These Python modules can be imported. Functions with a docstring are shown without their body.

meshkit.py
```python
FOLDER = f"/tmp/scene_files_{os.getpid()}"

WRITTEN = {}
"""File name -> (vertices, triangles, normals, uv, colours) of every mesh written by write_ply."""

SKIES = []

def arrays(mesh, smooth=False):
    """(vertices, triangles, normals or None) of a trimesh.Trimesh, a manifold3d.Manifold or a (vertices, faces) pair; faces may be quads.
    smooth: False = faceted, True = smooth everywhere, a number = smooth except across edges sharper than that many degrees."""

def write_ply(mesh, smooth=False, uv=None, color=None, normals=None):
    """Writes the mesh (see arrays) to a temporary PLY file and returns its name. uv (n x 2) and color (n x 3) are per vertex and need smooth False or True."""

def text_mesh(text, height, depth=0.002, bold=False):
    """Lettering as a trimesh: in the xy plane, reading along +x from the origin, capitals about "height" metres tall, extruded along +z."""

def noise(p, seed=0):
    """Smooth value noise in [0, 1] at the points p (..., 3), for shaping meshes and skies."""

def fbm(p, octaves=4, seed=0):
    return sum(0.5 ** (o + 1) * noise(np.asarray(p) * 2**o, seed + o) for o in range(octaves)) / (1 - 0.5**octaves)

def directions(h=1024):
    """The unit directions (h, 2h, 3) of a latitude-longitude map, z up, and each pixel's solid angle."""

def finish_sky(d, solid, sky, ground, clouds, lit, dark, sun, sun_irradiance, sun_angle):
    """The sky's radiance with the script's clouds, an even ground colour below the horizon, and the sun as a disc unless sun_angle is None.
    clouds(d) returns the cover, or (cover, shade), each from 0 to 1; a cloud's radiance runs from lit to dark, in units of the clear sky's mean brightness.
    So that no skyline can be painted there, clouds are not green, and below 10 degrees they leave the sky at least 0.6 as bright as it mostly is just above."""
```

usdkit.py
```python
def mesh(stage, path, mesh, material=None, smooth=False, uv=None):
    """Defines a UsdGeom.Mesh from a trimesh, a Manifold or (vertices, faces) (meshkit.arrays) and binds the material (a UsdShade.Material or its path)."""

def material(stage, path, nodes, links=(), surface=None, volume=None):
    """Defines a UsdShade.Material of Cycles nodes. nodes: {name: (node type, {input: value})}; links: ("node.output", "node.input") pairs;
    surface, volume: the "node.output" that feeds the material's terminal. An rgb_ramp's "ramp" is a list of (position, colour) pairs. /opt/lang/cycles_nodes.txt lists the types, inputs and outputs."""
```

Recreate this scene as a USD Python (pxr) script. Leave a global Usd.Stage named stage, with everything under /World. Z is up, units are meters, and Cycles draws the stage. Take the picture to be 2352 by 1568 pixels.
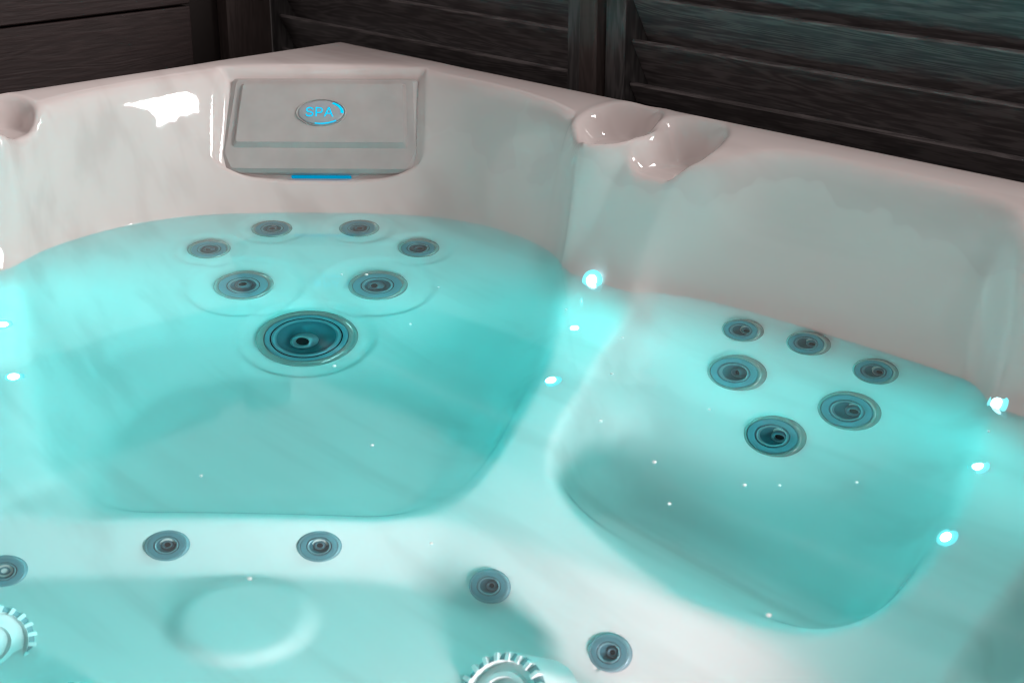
import math, numpy as np, trimesh, usdkit, meshkit
from pxr import Usd, UsdGeom, UsdLux, UsdShade, Gf, Sdf, Vt
from scipy.ndimage import gaussian_filter, map_coordinates
import shapely
from shapely.geometry import Polygon

stage = Usd.Stage.CreateInMemory()
UsdGeom.SetStageUpAxis(stage, UsdGeom.Tokens.z)
UsdGeom.SetStageMetersPerUnit(stage, 1.0)
UsdGeom.Xform.Define(stage, '/World')
UsdGeom.Scope.Define(stage, '/World/Looks')
rng = np.random.default_rng(7)

# ------------------------------------------------------------------ camera
CAM = np.array([1.80267161, -1.38141404, 0.38903174])
RIGHT = np.array([0.69013206, 0.72368345, 0.0])
PITCH = math.radians(20.65667840)
FWDH = np.array([-0.72368345, 0.69013206, 0.0])
FWD = FWDH * math.cos(PITCH) + np.array([0, 0, -math.sin(PITCH)])
UP = np.cross(RIGHT, FWD)
cam = UsdGeom.Camera.Define(stage, '/World/camera')
cam.CreateFocalLengthAttr(36.0 * 3600 / 2352)
cam.CreateHorizontalApertureAttr(36.0)
cam.CreateVerticalApertureAttr(24.0)
cam.CreateClippingRangeAttr(Gf.Vec2f(0.05, 200))
cam.CreateFStopAttr(11.0)
cam.CreateFocusDistanceAttr(1.75)
cam.CreateExposureAttr(0.47)
M = np.eye(4); M[0, :3] = RIGHT; M[1, :3] = UP; M[2, :3] = -FWD; M[3, :3] = CAM
cam.AddTransformOp().Set(Gf.Matrix4d(*M.flatten().tolist()))

# ------------------------------------------------------------------ light
def mat(name, nodes, links=(), surface='p.BSDF', volume=None):
    return usdkit.material(stage, '/World/Looks/' + name, nodes, links, surface=surface, volume=volume)

dome = UsdLux.DomeLight.Define(stage, '/World/ambient_light')
bg = mat('ambient', {'b': ('background_shader', {'color': (1.0, 0.86, 0.835), 'strength': 0.33})}, surface='b.background')
UsdShade.MaterialBindingAPI.Apply(dome.GetPrim()).Bind(bg)

def rect_light(name, pos, target, w, h, color, inten):
    l = UsdLux.RectLight.Define(stage, '/World/' + name)
    l.CreateWidthAttr(w); l.CreateHeightAttr(h); l.CreateColorAttr(Gf.Vec3f(*color)); l.CreateIntensityAttr(inten)
    z = np.array(pos, float) - np.array(target, float); z /= np.linalg.norm(z)
    x = np.cross([0, 0, 1.0], z); x /= np.linalg.norm(x); y = np.cross(z, x)
    m = np.eye(4); m[0, :3] = x; m[1, :3] = y; m[2, :3] = z; m[3, :3] = pos
    l.AddTransformOp().Set(Gf.Matrix4d(*m.flatten().tolist()))
    return l
rect_light('window_light', (2.45, 0.90, 1.65), (0.8, -0.55, -0.2), 0.56, 0.9, (1.0, 0.96, 0.94), 33.0)

rect_light('sky_opening_light', (-1.45, 1.50, 1.0), (0.9, -0.7, -0.1), 5.0, 2.2, (0.97, 0.985, 1.0), 0.24)

# ------------------------------------------------------------------ helpers
used = {}
def numbered(path):
    n = used.get(path, 0); used[path] = n + 1
    return path if n == 0 else f'{path}_{n:03d}'
def obj(name, mesh, material, parent='/World', smooth=30, label=None, uv=None):
    path = numbered(f'{parent}/{name}')
    m = usdkit.mesh(stage, path, mesh, material, smooth=smooth)
    if label: m.GetPrim().SetCustomDataByKey('label', label)
    return path
def xform(name, parent='/World', matrix=None):
    path = numbered(f'{parent}/{name}')
    x = UsdGeom.Xform.Define(stage, path)
    if matrix is not None: x.AddTransformOp().Set(Gf.Matrix4d(*np.asarray(matrix, float).T.flatten().tolist()))
    return path
def tag(path, label=None, category=None, group=None, kind=None):
    p = stage.GetPrimAtPath(path)
    for k, v in (('label', label), ('category', category), ('group', group), ('kind', kind)):
        if v: p.SetCustomDataByKey(k, v)
def box(x0, x1, y0, y1, z0, z1, c=0.002):
    """a box with chamfered edges"""
    a, b = np.array([x0, y0, z0], float), np.array([x1, y1, z1], float)
    pts = []
    for sx in (0, 1):
        for sy in (0, 1):
            for sz in (0, 1):
                v = np.array([[a, b][sx][0], [a, b][sy][1], [a, b][sz][2]])
                s = np.array([1 - 2 * sx, 1 - 2 * sy, 1 - 2 * sz]) * c
                for k in range(3):
                    w = v + s; w[k] = v[k]; pts.append(w)
    return trimesh.convex.convex_hull(np.array(pts))
def lathe(profile, n=48):
    """profile [(r, z)] turned about z, open"""
    pr = np.array(profile, float); a = np.linspace(0, 2 * np.pi, n, endpoint=False)
    v = np.stack([pr[:, None, 0] * np.cos(a), pr[:, None, 0] * np.sin(a), np.repeat(pr[:, 1:2], n, 1)], -1).reshape(-1, 3)
    f = []
    for i in range(len(pr) - 1):
        for j in range(n):
            k = (j + 1) % n
            f.append((i * n + j, i * n + k, (i + 1) * n + k)); f.append((i * n + j, (i + 1) * n + k, (i + 1) * n + j))
    m = trimesh.Trimesh(v, np.array(f), process=False)
    m.merge_vertices(); m.update_faces(m.nondegenerate_faces())
    return m

# ==== SHELL HEIGHT BEGIN
ZW = -0.17                      # water level below the rim
SIZE = 2.1
STEP = 0.004
def chaikin(pts, n=3):
    p = np.array(pts, float)
    for _ in range(n):
        q = np.roll(p, -1, 0)
        p = np.stack([0.75 * p + 0.25 * q, 0.25 * p + 0.75 * q], 1).reshape(-1, 2)
    return p
def sdist(poly, X, Y):
    """signed distance, positive inside"""
    best = np.full(X.shape, 1e9, np.float32); inside = np.zeros(X.shape, bool)
    a = poly; b = np.roll(poly, -1, 0)
    for (x0, y0), (x1, y1) in zip(a, b):
        dx, dy = x1 - x0, y1 - y0; L = dx * dx + dy * dy
        if L < 1e-14: continue
        t = np.clip(((X - x0) * dx + (Y - y0) * dy) / L, 0, 1)
        best = np.minimum(best, (X - x0 - t * dx) ** 2 + (Y - y0 - t * dy) ** 2)
        if y0 != y1:
            inside ^= ((y0 > Y) != (y1 > Y)) & (X < (x1 - x0) * (Y - y0) / (y1 - y0) + x0)
    d = np.sqrt(best)
    return np.where(inside, d, -d)
def basin(levels, X, Y, slope=3.0):
    """levels: [(z, polygon)] from the widest (highest) to the innermost; piecewise linear between the contours"""
    ds = [sdist(chaikin(p), X, Y) for _, p in levels]
    zs = [z for z, _ in levels]
    out = zs[0] + np.maximum(-ds[0], 0) * slope
    for i in range(len(levels)):
        ins = ds[i] >= 0
        if i + 1 < len(levels):
            a = ds[i]; b = np.maximum(-ds[i + 1], 0)
            t = a / np.maximum(a + b, 1e-6)
            out = np.where(ins, zs[i] + (zs[i + 1] - zs[i]) * t, out)
        else:
            out = np.where(ins, zs[i], out)
    return out
def smin(a, b, k):
    h = np.clip(0.5 + 0.5 * (b - a) / k, 0, 1)
    return b + (a - b) * h - k * h * (1 - h)
def smax(a, b, k): return -smin(-a, -b, k)
def mir(p): return [shl(-y, -x) for x, y in p][::-1]
def shl(x, y):
    # the divider on the left stands a little closer in than its mirror image
    p, q = (x - y) / math.sqrt(2), (x + y) / math.sqrt(2)
    k = .040 * min(max((p - .56) / .10, 0), 1) * min(max((q + .62) / .1, 0), 1) / math.sqrt(2)
    return (x + k, y + k)
def sym(p): return p + [shl(-y, -x) for x, y in p[::-1]]
def opp(p): return [(SIZE + y, -SIZE + x) for x, y in p][::-1]

A0 = sym([(.135, -.135), (.185, -.085), (.230, -.048), (.30, -.043), (.40, -.048), (.49, -.060), (.552, -.088), (.598, -.124), (.636, -.163), (.705, -.23), (.768, -.31), (.822, -.43), (.86, -.53), (1.2, -.9)])
AW = sym([(.215, -.215), (.25, -.18), (.325, -.119), (.38, -.099), (.431, -.091), (.525, -.104), (.575, -.126), (.612, -.158), (.672, -.222), (.748, -.31), (.812, -.43), (.84, -.54), (1.18, -.92)])
AM = sym([(.288, -.288), (.33, -.25), (.40, -.20), (.47, -.18), (.54, -.18), (.60, -.20), (.655, -.24), (.728, -.315), (.792, -.43), (.825, -.54), (1.16, -.94)])
AL = sym([(.37, -.37), (.41, -.335), (.47, -.29), (.53, -.265), (.59, -.265), (.65, -.295), (.715, -.355), (.772, -.44), (.795, -.515), (.775, -.548), (.72, -.60)])
AF = sym([(.42, -.42), (.46, -.385), (.51, -.355), (.56, -.34), (.61, -.345), (.665, -.385), (.72, -.455), (.745, -.51), (.735, -.54), (.70, -.57)])
AB = sym([(.46, -.46), (.50, -.425), (.56, -.39), (.62, -.41), (.675, -.47), (.69, -.53)])
LV_A = [(0.0, A0), (ZW, AW), (-.30, AM), (-.415, AL), (-.460, AF), (-.468, AB)]
B0 = [(.82, -.046), (.95, -.049), (1.07, -.05), (1.115, -.075), (1.15, -.125), (1.19, -.2), (1.222, -.28), (1.24, -.38), (1.25, -.5), (1.26, -.9), (.93, -.9), (.845, -.50), (.795, -.38), (.752, -.27), (.712, -.18), (.70, -.15), (.72, -.118), (.765, -.098)]
BW = [(.82, -.106), (.95, -.104), (1.07, -.108), (1.11, -.114), (1.14, -.135), (1.175, -.2), (1.207, -.28), (1.229, -.38), (1.235, -.5), (1.25, -.9), (.95, -.9), (.86, -.50), (.805, -.38), (.762, -.27), (.722, -.18), (.712, -.15), (.73, -.125), (.77, -.112)]
BM = [(.80, -.195), (.95, -.195), (1.07, -.195), (1.13, -.205), (1.165, -.24), (1.195, -.29), (1.218, -.38), (1.225, -.5), (1.24, -.9), (.98, -.9), (.875, -.50), (.82, -.38), (.785, -.295), (.765, -.235), (.77, -.205)]
BL = [(.82, -.29), (.95, -.29), (1.07, -.29), (1.13, -.297), (1.165, -.32), (1.182, -.355), (1.18, -.395), (1.15, -.42), (1.06, -.425), (.96, -.42), (.89, -.415), (.845, -.40), (.82, -.365), (.80, -.32)]
BF = [(.86, -.325), (.98, -.325), (1.09, -.325), (1.13, -.333), (1.14, -.352), (1.115, -.362), (.98, -.36), (.88, -.355)]
LV_B = [(0.0, B0), (ZW, BW), (-.30, BM), (-.428, BL), (-.482, BF)]
C0 = [(1.22, -.05), (1.6, -.045), (1.9, -.06), (2.04, -.2), (2.05, -.6), (1.9, -.85), (1.45, -.9), (1.30, -.6), (1.268, -.46), (1.256, -.35), (1.235, -.25), (1.21, -.16), (1.20, -.1)]
CW = [(1.26, -.105), (1.6, -.10), (1.85, -.12), (1.98, -.25), (1.99, -.6), (1.85, -.85), (1.48, -.9), (1.31, -.6), (1.276, -.46), (1.265, -.35), (1.247, -.25), (1.225, -.16), (1.225, -.125)]
CL = [(1.36, -.26), (1.6, -.24), (1.75, -.27), (1.84, -.38), (1.84, -.58), (1.72, -.68), (1.52, -.68), (1.34, -.6), (1.30, -.46), (1.30, -.36), (1.32, -.29)]
CF = [(1.42, -.33), (1.6, -.32), (1.72, -.36), (1.76, -.45), (1.72, -.56), (1.55, -.58), (1.47, -.5)]
LV_C = [(0.0, C0), (ZW, CW), (-.42, CL), (-.46, CF)]
F0 = [(.530, -.80), (.65, -.66), (.775, -.525), (.85, -.505), (1.05, -.487), (1.25, -.478), (1.48, -.62), (1.6, -.8), (1.63, -1.25), (1.5, -1.5), (1.25, -1.63), (.8, -1.6), (.62, -1.48), (.47, -1.25), (.468, -1.05), (.478, -.87)]
F1 = [(.575, -.80), (.675, -.685), (.79, -.568), (.86, -.552), (.95, -.545), (1.06, -.543), (1.24, -.54), (1.44, -.66), (1.55, -.82), (1.58, -1.23), (1.465, -1.455), (1.23, -1.58), (.83, -1.55), (.655, -1.445), (.51, -1.235), (.507, -1.05), (.520, -.89)]
LV_F = [(-.43, F0), (-.507, F1)]
def remap(lv, fn): return [(z, fn(p)) for z, p in lv]

CUP1 = (.595, -.059, .045)
CUP2 = (.692, -.071, .052)
def cups(z, X, Y):
    r2 = np.hypot(X - CUP2[0], Y - CUP2[1]); r1 = np.hypot(X - CUP1[0], Y - CUP1[1])
    c2 = -.053 + np.maximum(r2 - CUP2[2] + .013, 0) ** 2 * 230 + np.maximum(r2 - CUP2[2], 0) * 3
    z = smin(z, c2, .010)
    ridge = -.003 - .24 * np.maximum(-Y - .02, 0) - np.abs(r1 - CUP1[2] - .012) ** 2 * 170
    z = np.where(r1 < .12, smax(z, ridge, .008), z)
    c1 = -.040 + np.maximum(r1 - CUP1[2] + .011, 0) ** 2 * 260 + np.maximum(r1 - CUP1[2], 0) * 4
    return smin(z, c1, .005)
PAD_B = [(.715, -.10), (.83, -.085), (1.095, -.085), (1.075, -.21), (1.06, -.262), (.86, -.262), (.80, -.24)]
PITS = [(.1815, -.36, -.2506, .0255), (.198, -.2748, -.2115, .025), (.2754, -.1946, -.2088, .025), (.3647, -.1712, -.2438, .025), (.2594, -.3633, -.3283, .035), (.3747, -.2461, -.3243, .035), (.3804, -.3598, -.414, .0575),
        (.8487, -.1326, -.2068, .0238), (.9267, -.1246, -.1941, .0238), (1.0128, -.1309, -.2042, .0238), (.8796, -.1786, -.2729, .0325), (1.0163, -.1763, -.2708, .0325), (.9647, -.2229, -.3368, .0325),
        (.6297, -.7104, -.4707, .0205), (.7264, -.6051, -.4718, .0205), (.8842, -.5306, -.4755, .0205), (1.0249, -.5223, -.4792, .0205)]
PIL_P, PIL_Q = .237, -.001
DISHES = [(.1815, -.36, -.2506, .043, .005), (.198, -.2748, -.2115, .043, .005), (.2754, -.1946, -.2088, .043, .005), (.3647, -.1712, -.2438, .043, .005),
          (.2594, -.3633, -.3283, .072, .006), (.3747, -.2461, -.3243, .072, .006), (.3804, -.3598, -.414, .080, .008)]
def shell():
    n = int(round(SIZE / STEP)) + 1
    xs = np.linspace(0, SIZE, n); ys = np.linspace(-SIZE, 0, n)
    X, Y = np.meshgrid(xs, ys, indexing='ij')
    ax = np.minimum(X, SIZE - X); ay = np.minimum(-Y, SIZE + Y)
    d = smin(ax, ay, 0.10)
    for cx, cy in ((X, -Y), (SIZE - X, -Y), (X, SIZE + Y), (SIZE - X, SIZE + Y)):
        d = smin(d, (cx + cy) / math.sqrt(2) - .165, .03)      # the rim cuts the corners
    z = np.interp(d, [0, .020, .05, .08, .10, .118, .135, .155, .234, .313, .42, .50, .56], [0, -.001, -.008, -.020, -.034, -.062, -.125, -.17, -.24, -.30, -.375, -.425, -.44])
    for lv in (LV_A, LV_B, LV_C, remap(LV_B, mir), remap(LV_C, mir), remap(LV_A, opp), LV_F):
        z = smin(z, basin(lv, X, Y), .008)
    z = gaussian_filter(z, 1.6, mode='nearest')
    # raised backrest panel of the bench seat
    for P in (PAD_B, mir(PAD_B)):
        s = np.clip(sdist(np.array(P), X, Y) / .010 + .5, 0, 1)
        z = z + gaussian_filter(s, 0.8) * .007
    za = gaussian_filter(basin(LV_A, X, Y, 6.0), 1.6, mode='nearest')
    z = cups(z, X, Y)
    z = cups(z, -Y + .036, -X - .006)
    z = smin(z, za + .002, .006)
    # round foot dome on the footwell floor
    rd = np.hypot(X - .752, Y + .712)
    tt = np.clip((.070 - rd) / .018, 0, 1); z = z + .0065 * tt * tt * (3 - 2 * tt)
    z = gaussian_filter(z, 0.9, mode='nearest')
    # pillow pocket in the corner wall, dished seats of the jets
    p = (X - Y) / math.sqrt(2); q = (X + Y) / math.sqrt(2)
    e1 = np.clip((.136 - np.abs(q - PIL_Q)) / .007, 0, 1); e2 = np.clip((.043 - np.abs(p - PIL_P)) / .005, 0, 1)
    z = z - .012 * e1 * e2
    for jx, jy, jz, jr, dep in DISHES:
        w = (np.abs(X - jx) < .12) & (np.abs(Y - jy) < .12)
        rr = np.sqrt((X[w] - jx) ** 2 + (Y[w] - jy) ** 2 + (z[w] - jz) ** 2)
        t = np.clip((jr - rr) / .010 + .5, 0, 1); z[w] -= dep * t * t * (3 - 2 * t)
    e = np.minimum(ax, ay)
    for jx, jy, jz, jr in PITS:      # openings under the jets
        w = (np.abs(X - jx) < .08) & (np.abs(Y - jy) < .08)
        rr = np.sqrt((X[w] - jx) ** 2 + (Y[w] - jy) ** 2 + (z[w] - jz) ** 2)
        z[w] -= np.where(rr < jr * .72, jr * .6, 0)
    r = .014
    z = z - (r - np.sqrt(np.maximum(r * r - np.clip(r - e, 0, r) ** 2, 0)))
    return xs, ys, z
# ==== SHELL HEIGHT END

xs, ys, ZZ = shell()
def zat(x, y):
    return float(map_coordinates(ZZ, [[x / STEP], [(y + SIZE) / STEP]], order=1, mode='nearest')[0])
def heightfield_mesh():
    X, Y = np.meshgrid(xs, ys, indexing='ij'); nx, ny = X.shape
    v = np.stack([X, Y, ZZ], -1).reshape(-1, 3)
    i = np.arange(nx - 1)[:, None] * ny + np.arange(ny - 1)[None]
    a, b, c, d = i, i + ny, i + ny + 1, i + 1
    f = np.concatenate([np.stack([a, b, c], -1).reshape(-1, 3), np.stack([a, c, d], -1).reshape(-1, 3)])
    # turned-down lip all round
    ring = np.concatenate([np.arange(nx) * ny, (nx - 1) * ny + np.arange(1, ny), np.arange(nx - 2, -1, -1) * ny + ny - 1, np.arange(ny - 2, 0, -1)])
    low = v[ring].copy(); low[:, 2] = -.075
    k = len(v); m = len(ring); j = np.arange(m); jn = (j + 1) % m
    f2 = np.concatenate([np.stack([ring[j], k + j, k + jn], -1), np.stack([ring[j], k + jn, ring[jn]], -1)])
    return np.vstack([v, low]), np.vstack([f, f2])

# ------------------------------------------------------------------ materials
def plain(name, color, rough=0.4, metallic=0.0, spec=0.5, coat=0.0):
    return mat(name, {'p': ('principled_bsdf', {'base_color': color, 'roughness': rough, 'metallic': metallic, 'specular_ior_level': spec, 'coat_weight': coat})})
acrylic = mat('marbled_acrylic', {
    'co': ('texture_coordinate', {}),
    'mp': ('mapping', {'rotation': (0.35, 0.25, 0.35), 'scale': (1.2, 10.0, 4.0)}),
    'n': ('noise_texture', {'scale': 2.0, 'detail': 4.0, 'roughness': 0.45, 'distortion': 0.25}),
    'r': ('rgb_ramp', {'ramp': [(0.0, (.52, .445, .43)), (.34, (.585, .515, .50)), (.47, (.64, .575, .56)), (1.0, (.685, .625, .612))]}),
    # reflection painted as paler colour on the wall above water, ragged upper edge
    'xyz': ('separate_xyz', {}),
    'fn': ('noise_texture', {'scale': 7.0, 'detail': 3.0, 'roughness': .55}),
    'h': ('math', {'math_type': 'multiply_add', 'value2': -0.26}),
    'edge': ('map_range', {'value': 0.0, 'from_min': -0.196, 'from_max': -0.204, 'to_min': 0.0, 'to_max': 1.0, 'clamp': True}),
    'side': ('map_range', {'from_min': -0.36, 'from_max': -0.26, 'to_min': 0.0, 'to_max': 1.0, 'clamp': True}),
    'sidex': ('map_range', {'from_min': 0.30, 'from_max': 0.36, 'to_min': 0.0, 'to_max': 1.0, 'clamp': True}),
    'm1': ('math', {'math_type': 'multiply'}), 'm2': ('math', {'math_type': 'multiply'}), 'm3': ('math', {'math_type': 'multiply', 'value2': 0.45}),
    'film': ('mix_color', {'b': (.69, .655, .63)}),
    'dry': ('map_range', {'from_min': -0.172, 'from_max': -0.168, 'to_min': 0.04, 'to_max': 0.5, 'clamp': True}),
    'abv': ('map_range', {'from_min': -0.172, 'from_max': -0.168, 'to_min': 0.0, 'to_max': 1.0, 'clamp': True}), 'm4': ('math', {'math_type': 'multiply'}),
    'pn': ('noise_texture', {'scale': 38.0, 'detail': 1.0}), 'bp': ('bump', {'strength': 0.045, 'distance': 0.004}),
    'l1': ('map_range', {'from_min': -0.1955, 'from_max': -0.1975, 'to_min': 0.0, 'to_max': 1.0, 'clamp': True}),
    'l2': ('map_range', {'from_min': -0.2025, 'from_max': -0.2005, 'to_min': 0.0, 'to_max': 1.0, 'clamp': True}),
    'l3': ('math', {'math_type': 'multiply'}), 'l5': ('math', {'math_type': 'multiply'}), 'l6': ('math', {'math_type': 'multiply', 'value2': 0.06}),
    'refl_rim': ('mix_color', {'b': (.80, .79, .77)}),  # bright outline of the painted reflection
    'p': ('principled_bsdf', {'roughness': 0.05})},
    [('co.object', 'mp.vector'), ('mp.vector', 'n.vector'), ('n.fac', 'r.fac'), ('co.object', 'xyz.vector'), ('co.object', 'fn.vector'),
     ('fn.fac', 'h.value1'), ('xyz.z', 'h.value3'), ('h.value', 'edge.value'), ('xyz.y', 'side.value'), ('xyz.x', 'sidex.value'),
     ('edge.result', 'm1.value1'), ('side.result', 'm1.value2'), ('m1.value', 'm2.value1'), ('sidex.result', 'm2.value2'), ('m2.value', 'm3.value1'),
     ('m3.value', 'm4.value1'), ('abv.result', 'm4.value2'), ('m4.value', 'film.fac'), ('r.color', 'film.a'), ('film.result', 'refl_rim.a'), ('l6.value', 'refl_rim.fac'), ('refl_rim.result', 'p.base_color'), ('h.value', 'l1.value'), ('h.value', 'l2.value'), ('l1.result', 'l3.value1'), ('l2.result', 'l3.value2'), ('l3.value', 'l5.value1'), ('side.result', 'l5.value2'), ('l5.value', 'l6.value1'), ('co.object', 'pn.vector'), ('pn.fac', 'bp.height'), ('bp.normal', 'p.normal'),
     ('xyz.z', 'dry.value'), ('xyz.z', 'abv.value'), ('dry.result', 'p.specular_ior_level')])
water_mat = mat('pool_water', {
    'co': ('texture_coordinate', {}),
    'n': ('noise_texture', {'scale': 5.0, 'detail': 1.0}),
    'bp': ('bump', {'strength': 0.05, 'distance': 0.02}),
    'fr': ('fresnel', {'IOR': 1.33}),
    'rf': ('refraction_bsdf', {'color': (0.93, 1.0, 1.0), 'roughness': 0.0, 'IOR': 1.33}),
    'gl': ('glossy_bsdf', {'color': (1.0, 1.0, 1.0), 'roughness': 0.065}),
    'g': ('mix_closure', {}),
    'v': ('absorption_volume', {'color': (0.05, 0.955, 0.958), 'density': 1.5})},
    [('co.object', 'n.vector'), ('n.fac', 'bp.height'), ('bp.normal', 'rf.normal'), ('bp.normal', 'gl.normal'), ('bp.normal', 'fr.normal'), ('fr.fac', 'g.fac'), ('rf.BSDF', 'g.closure1'), ('gl.BSDF', 'g.closure2')], surface='g.closure', volume='v.volume')
jet_face = plain('jet_grey_plastic', (.11, .20, .235), .35, .25, spec=.15)
jet_rim = plain('jet_chrome_rim', (.42, .40, .38), .18, .75)
jet_dark = plain('jet_groove_dark', (.006, .008, .010), .5, spec=.1)
jet_bowl = plain('jet_bowl_grey', (.045, .125, .15), .5, spec=.0)
jet_light = plain('jet_ring_pale', (.18, .27, .30), .25, .25, spec=.2)
slot_grey = plain('grille_slot_grey', (.20, .25, .27), .5)
grille_white = plain('grille_white_plastic', (.62, .63, .62), .35)
cabinet_mat = plain('cabinet_dark_panel', (.05, .045, .042), .6)
head_mat = mat('headrest_foam', {
    'co': ('texture_coordinate', {}), 'n': ('noise_texture', {'scale': 900.0, 'detail': 2.0}), 'n2': ('noise_texture', {'scale': 30.0, 'detail': 3.0}),
    'r': ('rgb_ramp', {'ramp': [(0.3, (.39, .355, .345)), (.7, (.44, .405, .395))]}),
    'bp': ('bump', {'strength': 0.25, 'distance': 0.0006}),
    'p': ('principled_bsdf', {'roughness': 0.42})},
    [('co.object', 'n.vector'), ('co.object', 'n2.vector'), ('n2.fac', 'r.fac'), ('r.color', 'p.base_color'), ('n.fac', 'bp.height'), ('bp.normal', 'p.normal')])
badge_mat = plain('badge_silver', (.40, .44, .47), .22, .3)
def glow(name, color, strength):
    return mat(name, {'e': ('emission', {'color': color, 'strength': strength})}, surface='e.emission')
led_core = glow('led_core', (.45, .9, 1.0), 9.0)
LED_POWER = 3.6
LAMP_POWER = 22.0
led_halo = glow('led_halo_ring', (.20, .85, 1.0), 1.5)  # glowing ring that stands in for the halo around the lens
led_dim = glow('led_outer_halo', (.22, .78, .84), .95)  # fainter outer step of the same imitated halo
cyan_text = glow('cyan_lettering', (.0, .50, .80), 1.0)
blue_strip = glow('blue_slot_light', (.0, .20, .36), 1.0)

def wood(name, dark, light, rough, along, bump=.25):
    """long grain along axis 0 or 1"""
    sc = [17.0, 17.0, 17.0]; sc[along] = 1.9
    return mat(name, {
        'co': ('texture_coordinate', {}), 'oi': ('object_info', {}), 'mu': ('math', {'math_type': 'multiply', 'value2': 37.0}),
        'mp': ('mapping', {'scale': tuple(sc)}), 
        'n': ('noise_texture', {'dimensions': '4D', 'scale': 1.0, 'detail': 2.0, 'roughness': .4, 'distortion': 1.1}),
        'w': ('math', {'math_type': 'multiply', 'value2': 13.0}), 'fr': ('math', {'math_type': 'pingpong', 'value2': 0.5}),
        'fine': ('noise_texture', {'scale': 14.0, 'detail': 3.0}),
        'ad': ('math', {'math_type': 'multiply_add', 'value2': 0.6}),
        'r': ('rgb_ramp', {'ramp': [(0.30, dark), (.62, tuple(.6 * np.array(dark) + .4 * np.array(light))), (.80, light)]}),
        'bp': ('bump', {'strength': bump, 'distance': 0.0015}),
        'p': ('principled_bsdf', {'roughness': rough, 'specular_ior_level': .45})},
        [('co.object', 'mp.vector'), ('mp.vector', 'n.vector'), ('mp.vector', 'fine.vector'), ('oi.random', 'mu.value1'), ('mu.value', 'n.w'), ('n.fac', 'w.value1'), ('w.value', 'fr.value1'),
         ('fr.value', 'ad.value1'), ('fine.fac', 'ad.value3'), ('ad.value', 'r.fac'), ('r.color', 'p.base_color'), ('ad.value', 'bp.height'), ('bp.normal', 'p.normal')])
slat_wood = wood('black_stained_wood', (.050, .045, .046), (.145, .134, .135), .45, 0)
stile_wood = wood('grey_black_wood', (.03, .03, .031), (.085, .083, .083), .5, 2)
brown_wood = wood('dark_brown_wood', (.019, .0110, .0108), (.032, .0195, .0192), .55, 1)
post_wood = wood('brown_post_wood', (.042, .032, .030), (.065, .051, .048), .55, 2)

# ------------------------------------------------------------------ ground and water
floor_mat = plain('terrace_floor', (.10, .09, .085), .7)
tag(obj('floor', box(-1.2, 5.0, -5.0, 1.2, -.95, -.90), floor_mat), kind='structure')
wb = box(.03, SIZE - .03, -SIZE + .03, -.03, -.66, ZW, c=.0005)
wpath = obj('water', wb, water_mat, smooth=False)
tag(wpath, kind='structure')

# ------------------------------------------------------------------ hot tub
tub = xform('hot_tub')
tag(tub, 'pale grey marbled acrylic hot tub with moulded seats and jets, filled with turquoise water', 'hot tub')
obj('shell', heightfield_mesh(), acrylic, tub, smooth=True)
obj('cabinet', trimesh.util.concatenate([box(.02, .045, -SIZE + .02, -.02, -.899, -.07), box(SIZE - .045, SIZE - .02, -SIZE + .02, -.02, -.899, -.07),
                                         box(.046, SIZE - .046, -.045, -.02, -.899, -.07), box(.046, SIZE - .046, -SIZE + .02, -SIZE + .045, -.899, -.07)]), cabinet_mat, tub)

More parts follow.
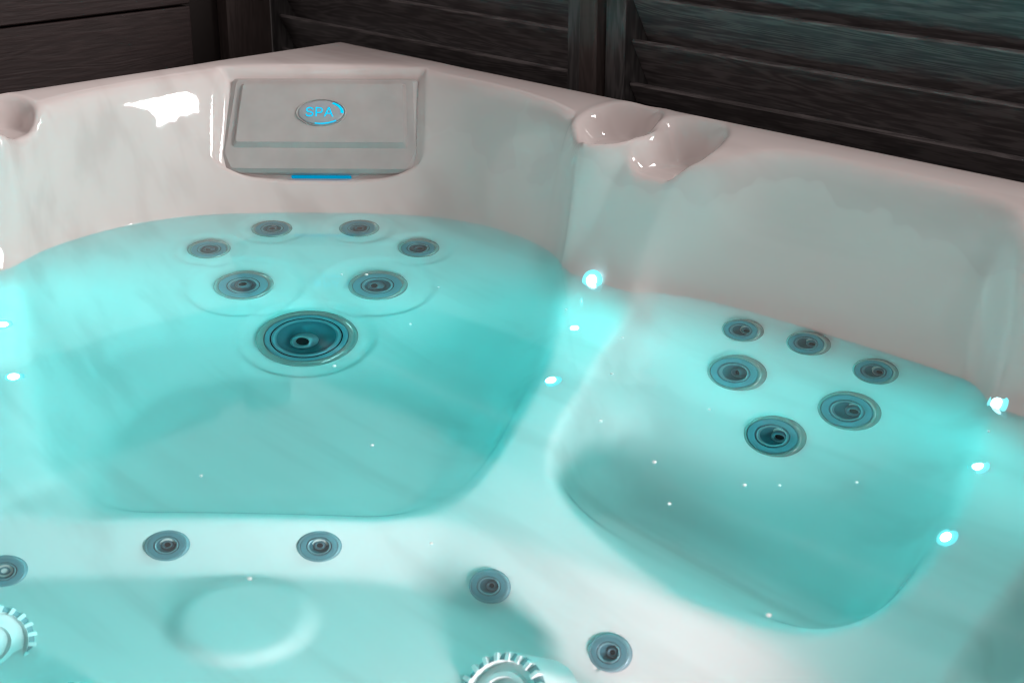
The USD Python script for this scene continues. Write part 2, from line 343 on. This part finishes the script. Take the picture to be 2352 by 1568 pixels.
def frame(pos, n, up=(0, 0, 1)):
    n = np.array(n, float); n /= np.linalg.norm(n)
    x = np.cross(up, n); x /= np.linalg.norm(x); y = np.cross(n, x)
    m = np.eye(4); m[:3, 0] = x; m[:3, 1] = y; m[:3, 2] = n; m[:3, 3] = pos
    return m
def placed(mesh, m):
    o = mesh.copy(); o.apply_transform(m); return o
def tilt_frame(m, dx, dy, h, ang):
    """frame of a swivelled nozzle inside a jet"""
    t = trimesh.transformations.translation_matrix([dx, dy, h])
    r = trimesh.transformations.rotation_matrix(ang, [-dy, dx, 0]) if abs(dx) + abs(dy) > 1e-9 else np.eye(4)
    return m @ t @ r
def make_jet(pos, n, R, hgt, big=False, off=(0, 0), label=None, foot=False):
    """jet: flange (the part) > face ring, groove, inner ring, bowl, nozzle, outlet"""
    m = frame(pos, n); h = hgt * R
    nseg = 56 if big else 44
    flange = lathe([(R * 1.05, -R * .35), (R * 1.05, h * .35), (R * 1.03, h * .7), (R * .985, h * .93), (R * .94, h), (R * .875, h), (R * .865, h * .90)], nseg)
    j = obj('jet', placed(flange, m), jet_rim if not foot else jet_light, tub, smooth=40, label=label)
    ri = .58 if not big else .74      # inner edge of the face ring
    obj('groove', placed(lathe([(R * .88, h * .80), (R * .84, h * .80)], nseg), m), jet_dark, j)
    obj('face_ring', placed(lathe([(R * .862, h * .82), (R * .855, h * .97), (R * .83, h * 1.03), (R * (ri + .03), h * 1.03), (R * (ri + .012), h * .98), (R * (ri + .005), h * .80)], nseg), m), jet_face, j, smooth=40)
    obj('groove', placed(lathe([(R * (ri + .01), h * .84), (R * (ri - .035), h * .84)], nseg), m), jet_dark, j)
    rb = ri - .13
    obj('inner_ring', placed(lathe([(R * (ri - .022), h * .84), (R * (ri - .03), h * 1.0), (R * (ri - .06), h * 1.08), (R * (rb + .03), h * 1.04), (R * rb, h * .85)], nseg), m), jet_light if not big else jet_face, j, smooth=40)
    bowl = [(R * rb, h * .86), (R * rb * .93, h * .30), (R * rb * .8, -R * .10), (R * rb * .5, -R * .20), (0, -R * .22)]
    obj('bowl', placed(lathe(bowl, nseg), m), jet_bowl, j, smooth=40)
    rn = .22 if not big else .21
    mt = tilt_frame(m, off[0] * R, off[1] * R, (-.06 if not big else -.02) * R, .35)
    ball = lathe([(R * rn * 1.35, -R * .16), (R * rn * 1.38, -R * .05), (R * rn * 1.2, R * .10), (R * rn, R * .15), (R * rn * .85, R * .16), (R * rn * .72, R * .12), (R * rn * .66, 0.0)], 36)
    nz = obj('nozzle', placed(ball, mt), jet_light if big else jet_face, j, smooth=45)
    obj('outlet', placed(lathe([(R * rn * .72, R * .03), (0, R * .02)], 30), mt), jet_dark, j)
    return j
def lifted(x, y, z, n, k):
    n = np.array(n, float); n /= np.linalg.norm(n)
    return np.array([x, y, z]) + n * k
JETS = [  # x, y, z, normal, radius, protrusion, nozzle offset
    (.1815, -.3600, -.2506, (.66, -.42, .66), .0255, .30, (-.04, -.03)), (.1980, -.2748, -.2115, (.57, -.42, .70), .0250, .30, (0, 0)),
    (.2754, -.1946, -.2088, (.42, -.57, .70), .0250, .30, (0, 0)), (.3647, -.1712, -.2438, (.42, -.66, .66), .0250, .30, (.02, -.02)),
    (.2594, -.3633, -.3283, (.55, -.46, .70), .0350, .28, (-.03, .06)), (.3747, -.2461, -.3243, (.46, -.55, .70), .0350, .28, (-.12, -.02)),
    (.8487, -.1326, -.2068, (.0, -.83, .56), .0238, .46, (.05, -.03)), (.9267, -.1246, -.1941, (.0, -.83, .56), .0238, .46, (.05, -.03)), (1.0128, -.1309, -.2042, (.0, -.83, .56), .0238, .46, (.05, -.04)),
    (.8796, -.1786, -.2729, (.0, -.82, .57), .0325, .40, (-.06, -.04)), (1.0163, -.1763, -.2708, (.0, -.82, .57), .0325, .40, (.03, -.02)), (.9647, -.2229, -.3368, (.0, -.81, .58), .0325, .40, (.04, -.03))]
for x, y, z, n, R, hg, off in JETS:
    make_jet(lifted(x, y, z, n, -.003), n, R, hg, off=off)
make_jet(lifted(.3804, -.3598, -.414, (.45, -.45, .77), -.005), (.45, -.45, .77), .0575, .22, big=True, off=(-.07, -.13), label='largest jet, low in the middle of the corner seat backrest')
for x, y, z, n in ((.6297, -.7104, -.4707, (.56, -.53, .64)), (.7264, -.6051, -.4718, (.56, -.55, .63)), (.8842, -.5306, -.4755, (.18, -.75, .64)), (1.0249, -.5223, -.4792, (.04, -.77, .64)), (.5494, -.8362, -.4960, (.62, -.42, .66))):
    make_jet(lifted(x, y, z, n, -.001), n, .0205, .34, foot=True)

def led(x, y, z, n, r=.0066):
    power = .006 if z > -.2 else (.4 if z > -.245 else 1.2)      # the two at the water line shine mostly into the air
    m = frame(lifted(x, y, z, n, -.0005), n)
    p = obj('led_light', placed(lathe([(r * 1.9, -.0002), (r * 1.75, .0007), (r * 1.30, .0011)], 28), m), led_dim, tub)
    obj('bezel', placed(lathe([(r * 1.30, .0010), (r * 1.15, .0014), (r * .98, .0016)], 28), m), led_halo, p)  # inner halo glow, modelled as a ring
    l = UsdLux.SphereLight.Define(stage, p + '/lamp')
    l.CreateTreatAsPointAttr(True); l.CreateRadiusAttr(0.0); l.CreateColorAttr(Gf.Vec3f(.04, .88, .90)); l.CreateIntensityAttr(LED_POWER * power); l.CreateNormalizeAttr(True)
    UsdLux.ShapingAPI.Apply(l.GetPrim()); sh = UsdLux.ShapingAPI(l); sh.CreateShapingConeAngleAttr(66.0); sh.CreateShapingConeSoftnessAttr(1.0)
    lm = m.copy(); lm[:3, 3] = lm[:3, 3] + lm[:3, 2] * .028
    l.AddTransformOp().Set(Gf.Matrix4d(*(lm @ np.diag([1, -1, -1, 1])).T.flatten().tolist()))
    obj('lens', placed(lathe([(r * 1.0, .0014), (r * .8, .0022), (r * .45, .0028), (0, .0030)], 28), m), led_core, p, smooth=True)
for a in ((.655, -.163, -.168, (.25, -.85, .45)), (.6967, -.233, -.2408, (-.1, -.62, .77)), (.7416, -.3128, -.3005, (-.15, -.58, .80)),
          (1.1549, -.1528, -.168, (-.33, -.81, .49)), (1.1824, -.2253, -.2355, (-.40, -.60, .67)), (1.2055, -.3073, -.2989, (-.52, -.53, .65)),
          (.2507, -.6727, -.253, (.61, .0, .79)), (.3373, -.7073, -.318, (.58, .03, .82))):
    led(*a)

# main lamp of the tub, in the footwell wall
ln = np.array([-.97, .02, .12]); ln /= np.linalg.norm(ln)
lp = np.array([1.53, -.82, -.405])
lmx = frame(lp, ln)
lampp = obj('underwater_lamp', placed(lathe([(.05, -.02), (.05, .004), (.046, .008), (.040, .009)], 40), lmx), jet_rim, tub, smooth=40)
obj('lens', placed(lathe([(.040, .007), (.03, .013), (.015, .016), (0, .017)], 40), lmx), glow('lamp_lens', (.8, .97, .97), 6.0), lampp, smooth=True)
ll = UsdLux.SphereLight.Define(stage, lampp + '/lamp')
ll.CreateRadiusAttr(.07); ll.CreateColorAttr(Gf.Vec3f(1.0, .25, .26)); ll.CreateIntensityAttr(LAMP_POWER); ll.CreateNormalizeAttr(True)
UsdLux.ShapingAPI.Apply(ll.GetPrim()); sh = UsdLux.ShapingAPI(ll); sh.CreateShapingConeAngleAttr(60.0); sh.CreateShapingConeSoftnessAttr(.9)
lk = lmx.copy(); lk[:3, 3] = lp + ln * .08
ll.AddTransformOp().Set(Gf.Matrix4d(*(lk @ np.diag([1, -1, -1, 1])).T.flatten().tolist()))
# headrest of the corner seat
hn = np.array([.587, -.587, .56]); hn /= np.linalg.norm(hn)
hm = frame(np.array([.1667, -.1673, -.0684]) - hn * .006, hn)
def poly3(pts, z): return np.array([(x, y, z) for x, y in pts])
def rounded(pts, r, n=4):
    return np.array(Polygon(pts).buffer(-r, join_style=2).buffer(r, quad_segs=n).exterior.coords)[:-1]
out = rounded([(-.1185, .0615), (.1255, .0625), (.1325, -.042), (.1215, -.0690), (-.1195, -.0690), (-.1295, -.046)], .006)
inn = rounded([(-.1125, .0575), (.1195, .0585), (.1255, -.040), (.1155, -.0645), (-.1130, -.0645), (-.1225, -.044)], .006)
body = trimesh.convex.convex_hull(np.vstack([poly3(out, -.02), poly3(out, .008), poly3(inn, .0125)]))
pil = obj('headrest', placed(body, hm), head_mat, tub, smooth=25, label='grey padded headrest with an oval badge reading SPA')
top_a = rounded([(-.1075, .0525), (.1120, .0535), (.1165, -.0385), (-.1135, -.0385)], .003)
top_b = rounded([(-.1025, .0500), (.1070, .0510), (.1115, -.0300), (-.1085, -.0300)], .003)
low_b = rounded([(-.111, -.036), (.1145, -.036), (.1085, -.0615), (-.1055, -.0615)], .002)
face = trimesh.convex.convex_hull(np.vstack([poly3(top_a, .011), poly3(top_b, .0175)]))
obj('cushion', placed(face, hm), head_mat, pil, smooth=20)
el = np.array([(math.cos(t) * .0300, math.sin(t) * .0165) for t in np.linspace(0, 2 * math.pi, 49)[:-1]])
def ring_ellipse(a0, b0, z0, a1, b1, z1, n=56):
    t = np.linspace(0, 2 * np.pi, n, endpoint=False)
    v = np.vstack([np.stack([a0 * np.cos(t), b0 * np.sin(t), np.full(n, z0)], 1), np.stack([a1 * np.cos(t), b1 * np.sin(t), np.full(n, z1)], 1)])
    f = []
    for i in range(n):
        k = (i + 1) % n; f += [(i, k, n + k), (i, n + k, n + i)]
    return trimesh.Trimesh(v, f, process=False)
bm = hm @ trimesh.transformations.translation_matrix([.0015, .0105, .0175])
obj('badge_rim', placed(trimesh.util.concatenate([ring_ellipse(.0335, .0195, -.001, .0320, .0180, .0020), ring_ellipse(.0320, .0180, .0020, .0296, .0162, -.0005)]), bm), head_mat, pil, smooth=40)
t = np.linspace(0, 2 * np.pi, 48, endpoint=False)
bd = trimesh.convex.convex_hull(np.vstack([np.stack([a * np.cos(t), b * np.sin(t), np.full(48, z)], 1) for a, b, z in ((.0298, .0164, -.001), (.0296, .0162, .0014), (.0265, .0138, .0030), (.0200, .0098, .0038), (.009, .0045, .0041))]))
obj('badge', placed(bd, bm), badge_mat, pil, smooth=40)
def arc(a0, b0, a1, b1, t0, t1, z0, z1, n=24):
    t = np.radians(np.linspace(t0, t1, n))
    v = np.vstack([np.stack([a0 * np.cos(t), b0 * np.sin(t), np.full(n, z0)], 1), np.stack([a1 * np.cos(t), b1 * np.sin(t), np.full(n, z1)], 1)])
    f = []
    for i in range(n - 1): f += [(i, i + 1, n + i + 1), (i, n + i + 1, n + i)]
    return trimesh.Trimesh(v, f, process=False)
obj('badge_light', placed(trimesh.util.concatenate([arc(.0299, .0165, .0280, .0150, 255, 315, .0010, .0026), arc(.0299, .0165, .0258, .0133, -6, 58, .0012, .0035)]), bm), cyan_text, pil, smooth=True)
txt = meshkit.text_mesh('SPA', .0125, .0012)
txt.apply_translation([-txt.bounds[:, 0].mean(), -txt.bounds[:, 1].mean(), 0])
txt.apply_transform(np.diag([1.12, 1.0, 1.0, 1.0])); txt.apply_translation([-.0015, -.0005, .0036])
obj('lettering', placed(txt, bm), cyan_text, pil, smooth=False)
obj('slot_light', placed(box(-.036, .042, -.0735, -.0705, -.006, .0035, c=.0008), hm), blue_strip, pil)

# suction grilles and the small floor fitting
def grille(pos, n, R, label=None):
    m = frame(pos, n)
    g = obj('suction_grille', placed(lathe([(R * 1.0, -R * .5), (R * 1.0, R * .18), (R * .97, R * .26), (R * .82, R * .34), (R * .80, R * .20), (R * .62, R * .20), (R * .60, R * .30), (R * .50, R * .30), (R * .48, R * .18), (R * .36, R * .18), (R * .34, R * .28), (R * .22, R * .28), (R * .20, R * .16), (0, R * .16)], 56), m), grille_white, tub, smooth=25, label=label)
    obj('slot_ring', placed(lathe([(R * .975, R * .262), (R * .83, R * .345)], 56), m), slot_grey, g)
    for k in range(22):
        a = k / 22 * 2 * math.pi
        b = box(R * .80, R * .985, -R * .05, R * .05, R * .20, R * .375, c=R * .01)
        b.apply_transform(trimesh.transformations.rotation_matrix(a, [0, 0, 1])); obj('tooth', placed(b, m), grille_white, g, smooth=False)
grille((1.004, -.618, -.500), (-.25, -.70, .62), .052)
grille((.640, -.905, -.495), (.75, .05, .62), .045)
grille((.765, -.890, -.515), (.3, -.5, .8), .038)

# ------------------------------------------------------------------ air bubbles on the water
bub = []
bub_xy = [(.62, -.40, .9), (.66, -.53, 1.2), (.83, -.62, 1.0), (.93, -.44, 1.1), (.86, -.35, 1.0), (.80, -.27, 1.0), (.98, -.35, .9), (1.02, -.47, 1.2), (1.10, -.45, 1.1), (1.12, -.43, .8),
          (1.16, -.38, .9), (1.18, -.21, .8), (1.24, -.60, 1.2), (.95, -.83, 1.0), (.78, -.76, .9), (.55, -.30, .8), (.46, -.33, 1.3), (.44, -.35, 1.0), (.70, -.25, .8), (1.00, -.70, .9), (1.08, -.52, 1.0)]
for x, y, r in bub_xy:
    b = trimesh.creation.icosphere(2, .0013 * r); b.apply_scale([1.25, 1.25, .8]); b.apply_translation([x, y, ZW + .0004]); bub.append(b)
foam = plain('bubble_white', (.8, .82, .82), .3)
tag(obj('air_bubbles', trimesh.util.concatenate(bub), foam, smooth=True), 'tiny white air bubbles scattered on the turquoise water surface', 'bubbles', kind='stuff')

# ------------------------------------------------------------------ louvred screen behind the right rim
def louvre_panel(x0, x1, label, z0=-.62, z1=.245, left_stile=.034, notch=.022):
    g = xform('louvre_screen')
    tag(g, label, 'louvre screen', 'black louvred screen panels behind the tub')
    obj('stile', box(x0, x0 + left_stile, .100, .165, -.90, z1 + .045, c=.003), stile_wood, g)
    obj('stile', box(x1 - left_stile, x1, .100, .165, -.90, z1 + .045, c=.003), stile_wood, g)
    obj('rail', box(x0 + left_stile + .001, x1 - left_stile - .001, .106, .160, z1, z1 + .045, c=.003), stile_wood, g)
    pitch, H, T = .0545, .080, .0065
    k = int((z1 - z0) / pitch)
    for i in range(k):
        zc = z0 + .03 + i * pitch
        b = box(x0 + left_stile + .0005, x1 - left_stile - .0005, -T / 2, T / 2, -H / 2, H / 2, c=.0015)
        b.apply_transform(trimesh.transformations.rotation_matrix(math.radians(30 + rng.normal(0, .6)), [1, 0, 0]))
        b.apply_translation([0, .134 + rng.normal(0, .0008), zc + rng.normal(0, .0012)])
        obj('slat', b, slat_wood, g, smooth=False)
    return g
louvre_panel(-.345, .387, 'near-black louvred wood panel in the dark behind the corner headrest')
louvre_panel(.421, 1.72, 'long black louvred wood panel with visible grain behind the cup holders')
pp = obj('screen_post', box(.3885, .4195, .085, .165, -.90, .305, c=.003), post_wood)
tag(pp, 'narrow dark brown wooden post between the two black louvred panels', 'post')

# ------------------------------------------------------------------ board wall behind the left rim
wl = xform('board_wall')
tag(wl, 'dark brown wall of wide horizontal boards behind the left rim', 'wall')
zb = -.90
i = 0
bh = .147
z0 = .0265 - 7 * bh
while z0 < .25:
    obj('board', box(-.305, -.280, -3.2, -.0715, max(z0, -.899) + .0018, z0 + bh - .0018, c=.002), brown_wood, wl)
    z0 += bh
obj('backing', box(-.325, -.3065, -3.2, .075, -.899, .31), plain('shadow_backing', (.012, .007, .006), .8), wl)
cp = obj('corner_post', box(-.3055, -.274, -.009, .072, -.90, .33, c=.003), post_wood)
tag(cp, 'square brown corner post at the end of the board wall', 'post')

# ------------------------------------------------------------------ splashes: drops on the headrest and on the wall beside it
drops = []
for k in range(26):
    x, y = rng.uniform(-.105, .108), rng.uniform(-.060, .045)
    if (x / .036) ** 2 + ((y - .0105) / .021) ** 2 < 1: continue
    h = .0175 if -.030 < y < .049 and -.100 < x < .106 else .0126
    r = .0004 + .0009 * rng.random() ** 3
    b = trimesh.creation.icosphere(1, r); b.apply_scale([1, 1, .55]); b.apply_translation([x, y, h]); b.apply_transform(hm); drops.append(b)
for k in range(170):
    x, y = (rng.uniform(.46, 1.14), rng.uniform(-.125, -.06)) if k % 3 else (rng.uniform(.06, .16), rng.uniform(-.50, -.20))
    z = zat(x, y)
    if z < ZW + .006 or z > -.03: continue
    b = trimesh.creation.icosphere(1, .0005 + .0009 * rng.random() ** 2); b.apply_translation([x, y, z]); drops.append(b)
drop_mat = mat('water_drop', {'g': ('glass_bsdf', {'color': (1, 1, 1), 'roughness': 0.0, 'IOR': 1.33})}, surface='g.BSDF')
tag(obj('water_drops', trimesh.util.concatenate(drops), drop_mat, smooth=True), 'tiny clear water drops splashed on the headrest and the dry wall', 'water drops', kind='stuff')
